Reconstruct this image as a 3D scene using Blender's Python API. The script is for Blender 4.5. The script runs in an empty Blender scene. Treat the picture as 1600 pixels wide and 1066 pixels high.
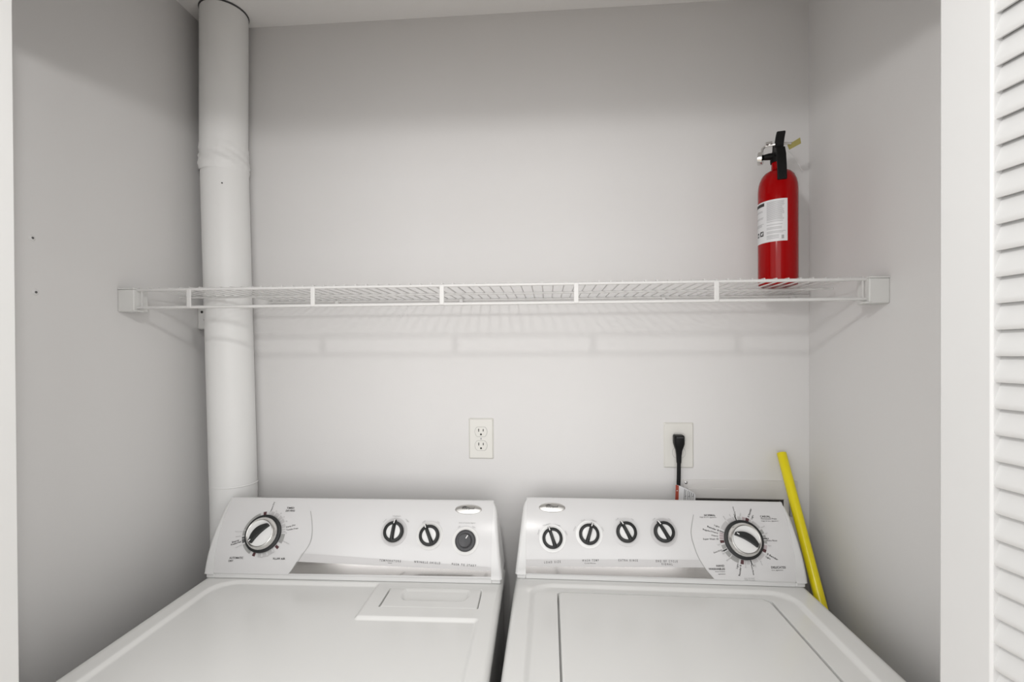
import bpy, bmesh, math
from math import sin, cos, pi, radians, sqrt
from mathutils import Vector, Matrix

SC = bpy.context.scene
COL = SC.collection

# ------------------------------------------------------------------ camera
cam_data = bpy.data.cameras.new('camera')
cam = bpy.data.objects.new('camera', cam_data)
COL.objects.link(cam)
FPX = 742.83
cam_data.sensor_fit = 'HORIZONTAL'
cam_data.sensor_width = 36.0
cam_data.lens = FPX / 1600 * 36.0
cam_data.shift_x = 0.0
cam_data.shift_y = (556.03 - 533.0) / 1600
cam_data.clip_start = 0.02
yaw, pitch, roll = 0.07439, -0.00562, -0.00438
fw = Vector((-sin(yaw), cos(yaw), 0)); rt = Vector((cos(yaw), sin(yaw), 0)); up = Vector((0, 0, 1))
fw, up = fw * cos(pitch) + up * sin(pitch), up * cos(pitch) - fw * sin(pitch)
rt, up = rt * cos(roll) + up * sin(roll), up * cos(roll) - rt * sin(roll)
m = Matrix((rt, up, -fw)).transposed().to_4x4()
m.translation = Vector((0.9896, -1.3301, 1.47))
cam.matrix_world = m
SC.camera = cam

# ------------------------------------------------------------------ world, lamps, exposure
SC.view_settings.view_transform = 'Standard'
SC.view_settings.look = 'None'
SC.view_settings.gamma = 1.0
SC.view_settings.exposure = 0.0
SC.view_settings.use_curve_mapping = False
world = bpy.data.worlds.new('room_light')
SC.world = world
world.use_nodes = True
world.node_tree.nodes['Background'].inputs[0].default_value = (1.0, 0.99, 0.97, 1)
world.node_tree.nodes['Background'].inputs[1].default_value = 1.42

HY_FILL = -3.38                            # where the added fill light stands, by the hall's far wall
def lamp(name, kind, loc, energy, color=(1, 1, 1), **kw):
    ld = bpy.data.lights.new(name, kind)
    ld.energy = energy
    ld.color = color
    for k, v in kw.items():
        setattr(ld, k, v)
    o = bpy.data.objects.new(name, ld)
    o.location = loc
    COL.objects.link(o)
    return o
lamp('hall_lamp', 'POINT', (0.85, -1.23, 1.94), 10.5, (1.0, 0.985, 0.97), shadow_soft_size=0.032)
fill = lamp('hall_fill_light', 'AREA', (0.80, HY_FILL, 1.20), 45.0, (0.99, 0.99, 1.0), shape='RECTANGLE', size=3.4, size_y=1.95)  # added broad fill facing the closet; no window is known there
fill.rotation_euler = (radians(90), 0, 0)

# ------------------------------------------------------------------ materials
def mat(name, col, rough=0.5, metal=0.0, noise=None, bump=None, spec=0.5, coat=0.0):
    """procedural principled material; noise=(scale, amount) varies the colour, bump=(scale, strength, distance)"""
    m = bpy.data.materials.new(name)
    m.use_nodes = True
    nt = m.node_tree
    b = nt.nodes['Principled BSDF']
    b.inputs['Base Color'].default_value = (*col, 1)
    b.inputs['Roughness'].default_value = rough
    b.inputs['Metallic'].default_value = metal
    b.inputs['Specular IOR Level'].default_value = spec
    b.inputs['Coat Weight'].default_value = coat
    tc = nt.nodes.new('ShaderNodeTexCoord')
    if noise:
        n = nt.nodes.new('ShaderNodeTexNoise')
        n.inputs['Scale'].default_value = noise[0]
        n.inputs['Detail'].default_value = 4
        nt.links.new(tc.outputs['Object'], n.inputs['Vector'])
        r = nt.nodes.new('ShaderNodeMapRange')
        r.inputs['To Min'].default_value = 1 - noise[1]
        r.inputs['To Max'].default_value = 1 + noise[1]
        nt.links.new(n.outputs['Fac'], r.inputs['Value'])
        v = nt.nodes.new('ShaderNodeVectorMath')
        v.operation = 'SCALE'
        v.inputs[0].default_value = col
        nt.links.new(r.outputs['Result'], v.inputs['Scale'])
        nt.links.new(v.outputs['Vector'], b.inputs['Base Color'])
    if bump:
        n = nt.nodes.new('ShaderNodeTexNoise')
        n.inputs['Scale'].default_value = bump[0]
        n.inputs['Detail'].default_value = 3
        nt.links.new(tc.outputs['Object'], n.inputs['Vector'])
        bp_ = nt.nodes.new('ShaderNodeBump')
        bp_.inputs['Strength'].default_value = bump[1]
        bp_.inputs['Distance'].default_value = bump[2]
        nt.links.new(n.outputs['Fac'], bp_.inputs['Height'])
        nt.links.new(bp_.outputs['Normal'], b.inputs['Normal'])
    return m

M = dict(
    wall=mat('wall_paint', (.70, .691, .684), .62, noise=(3, .012), bump=(260, .10, .0015), spec=.3),
    ceiling=mat('ceiling_paint', (.90, .895, .89), .8, bump=(200, .12, .002), spec=.2),
    trim=mat('white_trim_paint', (.71, .71, .70), .38, noise=(20, .01)),
    door=mat('white_door_paint', (.605, .605, .60), .45, noise=(14, .012), bump=(60, .05, .002)),
    floor=mat('brown_floor', (.50, .44, .38), .45, noise=(6, .3)),
    pipe=mat('white_duct_paint', (.80, .80, .79), .5, noise=(8, .02), bump=(40, .06, .002)),
    pipe_edge=mat('dark_duct_gap', (.07, .07, .07), .8, noise=(30, .1)),
    shelf=mat('white_vinyl_wire', (.64, .635, .625), .4, noise=(30, .01)),
    bracket=mat('white_plastic_bracket', (.66, .66, .645), .45, noise=(30, .01)),
    hole=mat('dark_hole', (.02, .018, .016), .8, noise=(40, .1)),
    enamel=mat('white_enamel', (.80, .80, .785), .22, noise=(5, .008), spec=.5),
    plastic=mat('white_console_plastic', (.70, .70, .695), .30, noise=(6, .006)),
    panel=mat('white_control_panel', (.665, .66, .66), .24, noise=(6, .006)),
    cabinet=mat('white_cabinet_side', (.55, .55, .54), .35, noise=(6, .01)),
    silver=mat('silver_band', (.48, .465, .455), .17, metal=1.0, noise=(5, .02)),
    badge=mat('satin_badge_silver', (.66, .65, .63), .30, metal=.9, noise=(20, .01)),
    blackmatte=mat('matte_black_metal', (.006, .006, .006), .5, noise=(20, .1), spec=.2),
    ringsoft=mat('soft_white_knob_ring', (.72, .715, .70), .4, noise=(20, .01)),
    greyband=mat('pale_grey_band', (.56, .55, .55), .3, noise=(6, .01)),
    chrome=mat('satin_chrome', (.75, .74, .72), .22, metal=1.0, noise=(20, .01)),
    black=mat('charcoal_plastic', (.024, .025, .025), .42, noise=(20, .1), spec=.3),
    darkgrey=mat('dark_grey_plastic', (.060, .060, .064), .38, noise=(20, .06), spec=.35),
    knobface=mat('white_knob_face', (.80, .80, .79), .3, noise=(20, .01)),
    ringwhite=mat('white_knob_ring', (.86, .86, .85), .4, noise=(20, .01)),
    ink=mat('black_ink', (.028, .026, .026), .6, noise=(40, .1)),
    inksoft=mat('dark_grey_ink', (.10, .10, .10), .6, noise=(40, .1)),
    inkgrey=mat('pale_grey_ink', (.36, .36, .36), .6, noise=(40, .05)),
    seg_m=mat('mid_grey_ink', (.33, .33, .32), .5, noise=(40, .05)),
    seg_l=mat('light_grey_ink', (.50, .49, .49), .5, noise=(40, .05)),
    seg_p=mat('mauve_grey_ink', (.44, .37, .38), .5, noise=(40, .05)),
    seg_r=mat('maroon_ink', (.085, .030, .034), .5, noise=(40, .1)),
    ivory=mat('ivory_outlet_plastic', (.69, .68, .64), .35, noise=(20, .01)),
    red=mat('red_cylinder_paint', (.31, .0003, .001), .16, noise=(9, .02), spec=.2),
    label=mat('white_label', (.68, .68, .69), .45, noise=(40, .02)),
    labelgrey=mat('grey_label_print', (.42, .42, .43), .5, noise=(40, .05)),
    olive=mat('olive_tag', (.34, .30, .09), .5, noise=(40, .05)),
    yellow=mat('yellow_plastic', (.78, .66, .004), .28, noise=(12, .03)),
    rubber=mat('black_rubber', (.006, .006, .006), .5, noise=(30, .1), spec=.2),
    tagred=mat('red_tag_print', (.33, .05, .025), .5, noise=(40, .05)),
    boxpaint=mat('white_box_plastic', (.66, .645, .63), .45, noise=(12, .01)),
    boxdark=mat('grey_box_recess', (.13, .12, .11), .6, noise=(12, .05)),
    steel=mat('screw_steel', (.5, .5, .5), .3, metal=1, noise=(40, .05)),
    line=mat('transparent_tie', (.55, .55, .55), .4, noise=(40, .02)),
)

# ------------------------------------------------------------------ mesh helpers
class MB:
    """collects faces; build() links them as ONE mesh object"""
    def __init__(self):
        self.v = []; self.f = []
    def add(self, verts, faces):
        o = len(self.v)
        self.v += [tuple(p) for p in verts]
        self.f += [tuple(i + o for i in fc) for fc in faces]
    def box(self, x0, x1, y0, y1, z0, z1):
        self.add([(x0, y0, z0), (x1, y0, z0), (x1, y1, z0), (x0, y1, z0), (x0, y0, z1), (x1, y0, z1), (x1, y1, z1), (x0, y1, z1)],
                 [(3, 2, 1, 0), (4, 5, 6, 7), (0, 1, 5, 4), (1, 2, 6, 5), (2, 3, 7, 6), (3, 0, 4, 7)])
    def quad(self, a, b, c, d):
        self.add([a, b, c, d], [(0, 1, 2, 3)])
    def tube(self, pts, r, n=10, caps=True):
        pts = [Vector(p) for p in pts]
        rs = r if isinstance(r, (list, tuple)) else [r] * len(pts)
        rings = []
        t0 = (pts[1] - pts[0]).normalized()
        ref = Vector((0, 0, 1)) if abs(t0.z) < .9 else Vector((0, 1, 0))
        a = t0.cross(ref).normalized()
        for i, p in enumerate(pts):
            t = (pts[min(i + 1, len(pts) - 1)] - pts[max(i - 1, 0)]).normalized()
            a = (a - t * a.dot(t)).normalized()
            b = t.cross(a)
            rings.append([p + (a * cos(2 * pi * k / n) + b * sin(2 * pi * k / n)) * rs[i] for k in range(n)])
        self.loft(rings, caps)
    def loft(self, rings, caps=True, closed=True):
        n = len(rings[0]); v = [p for r in rings for p in r]; f = []
        for i in range(len(rings) - 1):
            for k in range(n if closed else n - 1):
                k2 = (k + 1) % n
                f.append((i * n + k, i * n + k2, (i + 1) * n + k2, (i + 1) * n + k))
        if caps:
            f.append(tuple(range(n - 1, -1, -1)))
            f.append(tuple((len(rings) - 1) * n + k for k in range(n)))
        self.add(v, f)
    def lathe(self, prof, n=40, mtx=None, caps=True):
        """prof: list of (radius, height) along local z"""
        rings = []
        for r, h in prof:
            ring = [Vector((r * cos(2 * pi * k / n), r * sin(2 * pi * k / n), h)) for k in range(n)]
            rings.append([mtx @ p for p in ring] if mtx else ring)
        self.loft(rings, caps)
    def prism(self, outline, h0, h1, mtx=None):
        n = len(outline)
        lo = [Vector((x, y, h0)) for x, y in outline]; hi = [Vector((x, y, h1)) for x, y in outline]
        if mtx:
            lo = [mtx @ p for p in lo]; hi = [mtx @ p for p in hi]
        self.loft([lo, hi])
    def build(self, name, material, parent=None, smooth=35, bevel=0, seg=2, flip=True):
        me = bpy.data.meshes.new(name)
        me.from_pydata(self.v, [], self.f)
        if flip:
            bm = bmesh.new(); bm.from_mesh(me)
            bmesh.ops.recalc_face_normals(bm, faces=bm.faces)
            bm.to_mesh(me); bm.free()
        me.materials.append(M[material] if isinstance(material, str) else material)
        if smooth:
            me.shade_smooth()
            me.set_sharp_from_angle(angle=radians(smooth))
        o = bpy.data.objects.new(name, me)
        COL.objects.link(o)
        if parent:
            o.parent = parent
        if bevel:
            b = o.modifiers.new('bevel', 'BEVEL')
            b.width = bevel; b.segments = seg; b.limit_method = 'ANGLE'; b.angle_limit = radians(40)
        return o

def tag(o, label, cat, group=None):
    o['label'] = label; o['category'] = cat
    if group: o['group'] = group
    return o
def thing(name, label, cat, loc=(0, 0, 0), rz=0, group=None):
    o = bpy.data.objects.new(name, None)
    o.empty_display_size = .05
    o.location = loc; o.rotation_euler = (0, 0, rz)
    COL.objects.link(o)
    return tag(o, label, cat, group)
def struct(o):
    o['kind'] = 'structure'
    return o
def rrect(x0, x1, y0, y1, r, n=6):
    pts = []
    for cx, cy, a0 in ((x1 - r, y0 + r, -90), (x1 - r, y1 - r, 0), (x0 + r, y1 - r, 90), (x0 + r, y0 + r, 180)):
        for k in range(n + 1):
            a = radians(a0 + 90 * k / n)
            pts.append((cx + r * cos(a), cy + r * sin(a)))
    return pts
def sstep(a, b, x):
    t = min(1, max(0, (x - a) / (b - a)))
    return t * t * (3 - 2 * t)

# ------------------------------------------------------------------ the closet and the hall in front of it
W, D, H = 1.689, 0.72, 2.4207            # inner width, depth to the front wall, ceiling height
HX0, HX1, HY = -1.4, 3.1, -3.4           # the hall
JL, JR, HEAD = 0.251, 1.56, 2.012        # door opening
BX = (1.385, 1.625, 0.93, 1.074)         # hole in the back wall for the recessed hose box

b = MB()                                  # back wall with the hole
xs = (-.12, BX[0], BX[1], W + .12); zs = (0, BX[2], BX[3], H)
for i in range(3):
    for j in range(3):
        if not (i == 1 and j == 1):
            b.quad((xs[i], 0, zs[j]), (xs[i + 1], 0, zs[j]), (xs[i + 1], 0, zs[j + 1]), (xs[i], 0, zs[j + 1]))
b.box(-.12, W + .12, .10, .12, 0, H)
struct(b.build('wall_back', 'wall', flip=False))
b = MB(); b.box(-.12, 0, -D, 0, 0, H); wl = struct(b.build('wall_left', 'wall'))
b = MB(); b.box(W, W + .12, -D, 0, 0, H); struct(b.build('wall_right', 'wall'))
b = MB(); b.box(-.12, W + .12, -D - .12, .12, H, H + .05); struct(b.build('ceiling', 'ceiling'))
b = MB(); b.box(HX0, HX1, HY, .12, -.05, 0); struct(b.build('floor', 'floor'))
b = MB()
b.box(HX0, JL - .02, -D - .12, -D, 0, 2.46); b.box(JR + .02, HX1, -D - .12, -D, 0, 2.46)
b.box(JL - .02, JR + .02, -D - .12, -D, HEAD + .02, 2.46)
struct(b.build('wall_front', 'wall'))
b = MB(); b.box(JL - .02, JL, -D - .125, -D, 0, HEAD + .02); struct(b.build('trim_1', 'trim', bevel=.002))
b = MB(); b.box(JR, JR + .02, -D - .125, -D, 0, HEAD + .02); struct(b.build('trim_2', 'trim', bevel=.002))
b = MB(); b.box(JL, JR, -D - .125, -D, HEAD, HEAD + .02); struct(b.build('trim_3', 'trim', bevel=.002))
b = MB(); b.box(HX0, HX1, HY - .1, HY, 0, 2.46); struct(b.build('wall_rear', 'wall'))
# two old nail holes in the left wall
for y, z in ((-.484, 1.696), (-.479, 1.592)):
    b = MB(); mx = Matrix.Translation((0.0004, y, z)) @ Matrix.Rotation(pi / 2, 4, 'Y')
    b.lathe([(.0065, -.0003), (.0055, .0008), (.003, .0014)], 14, mx); b.build('filler_ring', 'wall', wl)
    b = MB(); b.lathe([(.0024, 0), (.0024, .0018)], 12, mx); b.build('nail_hole', 'inksoft', wl)

# ------------------------------------------------------------------ bifold door, folded open at the right
def door():
    a = radians(9.26)
    A = Vector((1.449, -.735, 0)); u = Vector((sin(a), -cos(a), 0)); n = Vector((-cos(a), -sin(a), 0)); z = Vector((0, 0, 1))
    def mtx(org):                        # local x along the panel, local y out of the visible face, z up
        mm = Matrix((u, n, z)).transposed().to_4x4(); mm.translation = org; return mm
    root = None
    LW, ST, TH, Z0, Z1 = .305, .057, .030, .015, 1.995
    for k, org in enumerate((A, A - n * .036)):
        mx = mtx(org)
        def tr(b):
            b.v = [tuple(mx @ Vector(p)) for p in b.v]; return b
        if k == 0:
            b = MB(); b.box(0, ST, -TH, 0, Z0, Z1)
            root = struct(tr(b).build('door_1', 'door', bevel=.0025))
        else:
            b = MB(); b.box(0, ST, -TH, 0, Z0, Z1); tr(b).build('stile', 'door', root, bevel=.0025)
        b = MB(); b.box(LW - ST, LW, -TH, 0, Z0, Z1); tr(b).build('stile', 'door', root, bevel=.0025)
        b = MB(); b.box(ST, LW - ST, -TH + .001, -.001, Z0, Z0 + .16); tr(b).build('bottom_rail', 'door', root)
        b = MB(); b.box(ST, LW - ST, -TH + .001, -.001, Z1 - .10, Z1); tr(b).build('top_rail', 'door', root)
        b = MB()
        pitch = .0278; zc = .2060
        while zc < Z1 - .10 - .016:
            # slat section: 34 x 7 mm with rounded edges, lower edge towards the viewer
            t = radians(-24); cs = []
            for i in range(16):
                ph = 2 * pi * i / 16
                px = .0222 * (abs(cos(ph)) ** .8) * (1 if cos(ph) > 0 else -1)
                py = .0052 * (abs(sin(ph)) ** .7) * (1 if sin(ph) > 0 else -1)
                cs.append((px * sin(t) + py * cos(t) - TH / 2 + .0015, px * cos(t) - py * sin(t) + zc))
            b.loft([[Vector((xx, cy, cz)) for cy, cz in cs] for xx in (ST - .003, LW - ST + .003)])
            zc += pitch
        tr(b).build('louver_slats', 'door', root, smooth=50)
door()

# ------------------------------------------------------------------ vent pipe
def pipe():
    root = thing('vent_pipe', 'white painted round duct running from the ceiling down behind the dryer', 'pipe', (.1225, -.0615, 0))
    def ring(cx, z, r, n=40, f=None):
        return [Vector((cx - .1225 + (r + (f(2 * pi * k / n) if f else 0)) * cos(2 * pi * k / n), (r + (f(2 * pi * k / n) if f else 0)) * sin(2 * pi * k / n), z)) for k in range(n)]
    b = MB(); b.loft([ring(.1225, .01, .0585), ring(.112, 1.08, .0588), ring(.112, 1.085, .0592), ring(.1015, 1.566, .0592), ring(.0925, 1.985, .0594)])
    b.build('lower_duct', 'pipe', root)
    b = MB(); b.loft([ring(.0905, 1.985, .0592), ring(.0915, 2.1, .0595), ring(.0935, 2.3, .0597), ring(.0945, H - .002, .0597)])
    b.build('upper_duct', 'pipe', root)
    wr = lambda a: .0014 * sin(7 * a + 1.3) + .0009 * sin(13 * a) + .0008 * sin(23 * a + 2)
    b = MB(); rows = []
    for i in range(13):
        t = i / 12; z = 1.972 + .075 * t + 0
        bulge = .0008 + .0026 * math.exp(-((t - .35) / .2) ** 2) + .0006 * sin(9 * t)
        rows.append(ring(.0915, z, .0594 + bulge, 64, lambda a, t=t: wr(a + 3 * t) * (.25 + sin(pi * t))*.8))
    b.loft(rows, caps=False); b.build('tape_joint', 'pipe', root, smooth=60)
    b = MB(); b.loft([ring(.0945, H - .0045, .0608), ring(.0945, H - .0005, .0618)]); b.build('ceiling_gap_ring', 'pipe_edge', root)['label'] = 'dark gap where the duct meets the ceiling'
    b = MB(); mx = Matrix.Translation((.1515 - .1225, -.0525, 1.9295)) @ Matrix.Rotation(radians(62), 4, 'Z') @ Matrix.Rotation(pi / 2, 4, 'X')
    a = radians(-62)
    c = Vector((.0935 - .1225 + .0594 * cos(a), .0594 * sin(a), 1.9295))
    d = Vector((cos(a), sin(a), 0))
    b.tube([c - d * .002, c + d * .0015], .0018, 10); b.build('screw', 'hole', root)
    b = MB(); b.loft([ring(.1128, 1.108, .0592), ring(.1128, 1.110, .0602), ring(.1127, 1.1125, .0593)], caps=False); b.build('seam', 'pipe', root)
pipe()

# ------------------------------------------------------------------ wire shelf
ZS, SY, LIP = 1.6199, -.2921, .0407
def shelf():
    root = thing('wire_shelf', 'white wire shelf spanning the closet above the washer and dryer', 'shelf', (W / 2, 0, ZS - .05))
    o = Vector((W / 2, 0, ZS - .05))
    def fin(b, name, m='shelf', **k):
        b.v = [tuple(Vector(p) - o) for p in b.v]
        return b.build(name, m, root, **k)
    b = MB(); b.tube([(.012, SY, ZS), (W - .012, SY, ZS)], .0036, 12); fin(b, 'front_rail')
    b = MB(); b.tube([(.030, SY, ZS - LIP), (W - .030, SY, ZS - LIP)], .0036, 12); fin(b, 'lower_rail')
    b = MB(); b.tube([(.02, -.142, ZS), (W - .02, -.142, ZS)], .0030, 10); fin(b, 'middle_rod')
    b = MB(); b.tube([(.185, -.0075, ZS), (W - .004, -.0075, ZS)], .0030, 10); fin(b, 'rear_rod')
    b = MB()
    x = .1682 - 5 * .02456
    while x < W - .03:
        zt = ZS + .0048
        y1 = -.0045 if x > .186 else -.139
        b.tube([(x, SY - .0015, zt - .0006), (x, SY + .012, zt), (x, y1, zt)], .0015, 6)
        x += .02456
    fin(b, 'wire_deck')
    for i in range(5):
        x = .1682 + i * .2947
        b = MB(); b.box(x - .0052, x + .0052, SY - .0042, SY - .0008, ZS - LIP - .002, ZS + .002); fin(b, 'upright', bevel=.0012)
    for x in (.0513, W - .0475):
        b = MB(); b.box(x - .0017, x + .0017, SY - .0015, SY + .0015, ZS - LIP, ZS); fin(b, 'end_upright')
    for s in (0, 1):
        X = lambda v: v if s == 0 else W - v
        b = MB()
        xa, xb = sorted((X(.0), X(.040)))
        b.box(xa, xb, SY - .010, SY + .030, ZS - LIP - .010, ZS + .001)
        br = fin(b, 'end_bracket', 'bracket', bevel=.002)
        b = MB(); xa, xb = sorted((X(.0), X(.041))); b.box(xa, xb, SY - .0115, SY + .032, ZS + .001, ZS + .0045)
        b.v = [tuple(Vector(p) - o) for p in b.v]; b.build('bracket_cap', 'bracket', br, bevel=.001)
        b = MB(); xa, xb = sorted((X(.036), X(.050))); b.box(xa, xb, SY - .010, SY + .004, ZS - LIP - .010, ZS - LIP - .007)
        b.v = [tuple(Vector(p) - o) for p in b.v]; b.build('bracket_lip', 'bracket', br)
    for x in (.390, .749, 1.305, 1.640):
        b = MB(); b.box(x - .005, x + .005, -.014, 0, ZS - .011, ZS + .002)
        b.tube([(x - .006, -.0075, ZS), (x + .006, -.0075, ZS)], .0046, 10)
        b.prism([(x - .003, ZS + .003), (x + .003, ZS + .003), (x, ZS + .010)], 0.002, .006, Matrix(((1, 0, 0, 0), (0, 0, -1, 0), (0, 1, 0, 0), (0, 0, 0, 1))))
        fin(b, 'wall_clip', bevel=.001)
    # anchor on the left wall, behind the duct
    b = MB(); b.box(0, .036, -.052, -.018, 1.541, 1.606); w = fin(b, 'wall_anchor', 'bracket', bevel=.004)
    w['label'] = 'white wall anchor with dark screw holes, half behind the duct'
    for x, z, r in ((.014, 1.590, .0040), (.026, 1.586, .0036), (.025, 1.568, .0062)):
        b = MB(); mx = Matrix.Translation((x, -.0518, z)) @ Matrix.Rotation(pi / 2, 4, 'X'); b.lathe([(r, 0), (r * .8, .0010)], 12, mx)
        b.v = [tuple(Vector(p) - o) for p in b.v]; b.build('screw_hole', 'hole', w)
    tag(root, root['label'], 'shelf')
shelf()

# ------------------------------------------------------------------ fire extinguisher
def extinguisher():
    zb = ZS + .0048 + .0015
    root = thing('fire_extinguisher', 'red fire extinguisher with white label standing on the wire shelf', 'fire extinguisher', (1.539, -.150, zb))
    R = .0428
    b = MB(); b.lathe([(.030, .002), (.037, 0), (.0415, .003), (R, .010), (R, .226), (.0420, .238), (.0395, .250), (.0350, .261), (.0285, .269), (.0200, .274), (.0145, .277), (.0138, .281), (.0135, .299)], 56)
    b.build('cylinder', 'red', root, smooth=50)
    def patch(a0, a1, z0, z1, r, n=24):
        b = MB(); ring0 = []; ring1 = []
        for k in range(n + 1):
            a = radians(a0 + (a1 - a0) * k / n)
            ring0.append(Vector((r * cos(a), r * sin(a), z0))); ring1.append(Vector((r * cos(a), r * sin(a), z1)))
        v = ring0 + ring1
        b.add(v, [(k, k + 1, n + 2 + k, n + 1 + k) for k in range(n)])
        return b
    lab = patch(-222, -88, .1000, .1975, R + .0003, 40).build('paper_label', 'label', root, flip=False)
    lab['label'] = 'white instruction label wrapped round the red cylinder'
    g = MB()
    def bar(a0, a1, z, h): p = patch(a0, a1, z, z + h, R + .0005, 8); g.add(p.v, p.f)
    import random
    rnd = random.Random(4)
    z = .192
    while z > .150:                      # dense small print, then wider paragraphs
        bar(-147, -96 - rnd.random() * 8, z, .0011); z -= .0021
    for z in (.146, .1385, .1320, .1290, .1225, .1195, .1135, .1105, .107):
        bar(-147, -92 - rnd.random() * 14 if z > .115 else -112, z, .0014)
    for z in (.176, .1735, .160, .1575, .1445, .142, .1395):
        bar(-205, -156 - rnd.random() * 9, z, .0012)
    g.build('small_print', 'labelgrey', lab, flip=False)
    g = MB()
    for q in ((-205, -155, .1865, .0075), (-172, -158, .1165, .0115), (-190, -178, .1165, .0105)):
        g = MB(); bar(*q); g.build('print_block', 'ink', lab, flip=False)
    g = MB(); bar(-168, -162, .1195, .0055); bar(-163, -160, .123, .003); bar(-187, -181, .119, .005); 
    g.v = [(x * 1.0008, y * 1.0008, z) for x, y, z in g.v]
    g.build('pictogram', 'label', lab, flip=False)
    g = MB(); bar(-105, -98, .1050, .0085); g.build('round_mark', 'inkgrey', lab, flip=False)
    # valve, levers; h points towards the hand side, out of the closet
    h = Vector((-.22, -.975, 0)).normalized(); s = Vector((-h.y, h.x, 0))
    hm = Matrix((h, s, Vector((0, 0, 1)))).transposed().to_4x4()
    def prof(outline, half):             # outline in (h, z), extruded across
        b = MB(); b.loft([[h * p + s * w + Vector((0, 0, q)) for p, q in outline] for w in (-half, half)]); return b
    b = MB(); b.lathe([(.0160, .294), (.0165, .300), (.0150, .316), (.0118, .322), (.0112, .336)], 20); b.build('valve_body', 'blackmatte', root)
    prof([(-.010, .316), (.010, .327), (.028, .322), (.038, .302), (.0435, .272), (.0445, .241), (.0385, .241), (.0375, .268), (.032, .294), (.022, .306), (.004, .306)], .0098).build('carry_handle', 'blackmatte', root, bevel=.002)
    prof([(-.010, .320), (.004, .330), (.010, .340), (.020, .351), (.030, .3565), (.036, .3550), (.034, .350), (.026, .343), (.020, .334), (.016, .324), (.004, .314)], .0092).build('squeeze_lever', 'blackmatte', root, bevel=.002)
    b = MB(); b.tube([(-.004, 0, .310), (-.020, .002, .3105), (-.032, .003, .309)], [.0085, .0078, .0062], 14); b.build('nozzle', 'blackmatte', root)
    # steel strap carrying the gauge
    b = MB()
    pts = [(-.036, .002, .318), (-.0345, .002, .329), (-.029, .001, .334), (-.012, -.012, .3335), (.006, -.018, .3335), (.021, -.016, .3325), (.024, -.006, .332)]
    b.tube(pts, .0028, 10); b.build('steel_strap', 'chrome', root)
    b = MB(); b.tube([(-.030, -.004, .338), (-.016, -.006, .340)], .004, 10); b.build('strap_pin', 'chrome', root)
    b = MB(); b.tube([(.012, -.012, .335), (.029, -.010, .338)], .0014, 8); b.build('safety_pin', 'steel', root)
    b = MB(); mx = Matrix.Translation((-.0355, .002, .307)) @ Matrix.Rotation(radians(-32), 4, 'Z') @ Matrix.Rotation(radians(-84), 4, 'Y')
    b.lathe([(.0145, -.002), (.0150, 0), (.0150, .0075), (.0135, .0085)], 26, mx); ga = b.build('pressure_gauge', 'chrome', root)
    b = MB(); b.lathe([(.0128, .0080), (.0128, .0092)], 24, mx); b.build('gauge_face', 'label', ga)
    b = MB(); e = Vector((.48, .0, .22)).normalized()
    c0 = Vector((.018, -.013, .3255))
    wv = Vector((-.25, -.05, .55)).normalized()
    q = [c0 - wv * .0062, c0 + e * .030 - wv * .0045, c0 + e * .033 + wv * .009, c0 + wv * .0055]
    off = Vector((0, .0007, 0)); b.loft([[p for p in q], [p + off for p in q]]); b.build('inspection_tag', 'olive', root)['label'] = 'olive yellow inspection tag'
    b = MB(); pts = []
    for k in range(10):
        t = k / 9; pts.append((.019 + .033 * t, -.010, .3175 - .022 * t - .030 * t * t))
    b.tube(pts, .00045, 6); b.build('plastic_tie', 'line', root)
extinguisher()

# ------------------------------------------------------------------ wall outlets
def outlet(x, z, w, h, label):
    root = thing('wall_outlet', label, 'outlet', (x, 0, z), group='duplex outlets on the back wall')
    mx = Matrix(((1, 0, 0, 0), (0, 0, -1, 0), (0, 1, 0, 0), (0, 0, 0, 1)))   # (x, z) outline, extruded towards the room
    def pl(o, a, b_): b = MB(); b.prism(o, a, b_, mx); return b
    b = MB()
    o0 = rrect(-w / 2, w / 2, -h / 2, h / 2, .003); o1 = rrect(-w / 2 + .0035, w / 2 - .0035, -h / 2 + .0035, h / 2 - .0035, .003)
    b.loft([[mx @ Vector((p[0], p[1], d)) for p in o] for o, d in ((o0, 0), (o0, .002), (o1, .0055))])
    b.build('cover_plate', 'ivory', root, smooth=25)
    for zc in (.0195, -.0195):
        o = []
        for k in range(32):
            a = 2 * pi * k / 32; r = .0172
            o.append((r * cos(a), max(-.0136, min(.0136, r * sin(a))) + zc))
        g = [((p[0]) * 1.045, (p[1] - zc) * 1.05 + zc) for p in o]
        pl(g, .0052, .0057).build('socket_outline', 'inkgrey', root)
        f = pl(o, .0055, .0066).build('socket', 'ivory', root, bevel=.0005)
        for dx, hh in ((-.0064, .0082), (.0064, .0068)):
            pl([(dx - .0012, zc + .0045 - hh / 2), (dx + .0012, zc + .0045 - hh / 2), (dx + .0012, zc + .0045 + hh / 2), (dx - .0012, zc + .0045 + hh / 2)], .0060, .00675).build('slot', 'hole', f)
        pl([(-.0026, zc - .0095), (.0026, zc - .0095), (.0026, zc - .0070)] + [(.0026 * cos(radians(a)), zc - .0070 + .0026 * sin(radians(a))) for a in (30, 60, 90, 120, 150)] + [(-.0026, zc - .0070)], .0060, .00675).build('ground_hole', 'hole', f)
    pl([(.0022 * cos(a * pi / 6), .0028 * sin(a * pi / 6)) for a in range(12)], .0050, .0063).build('screw', 'inkgrey', root)
    return root
outlet(.8026, 1.2297, .0699, .1143, 'empty white duplex wall outlet above the gap between the appliances')
outlet(1.3458, 1.2162, .0794, .1238, 'larger white wall outlet with the black power plug in it')

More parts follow.
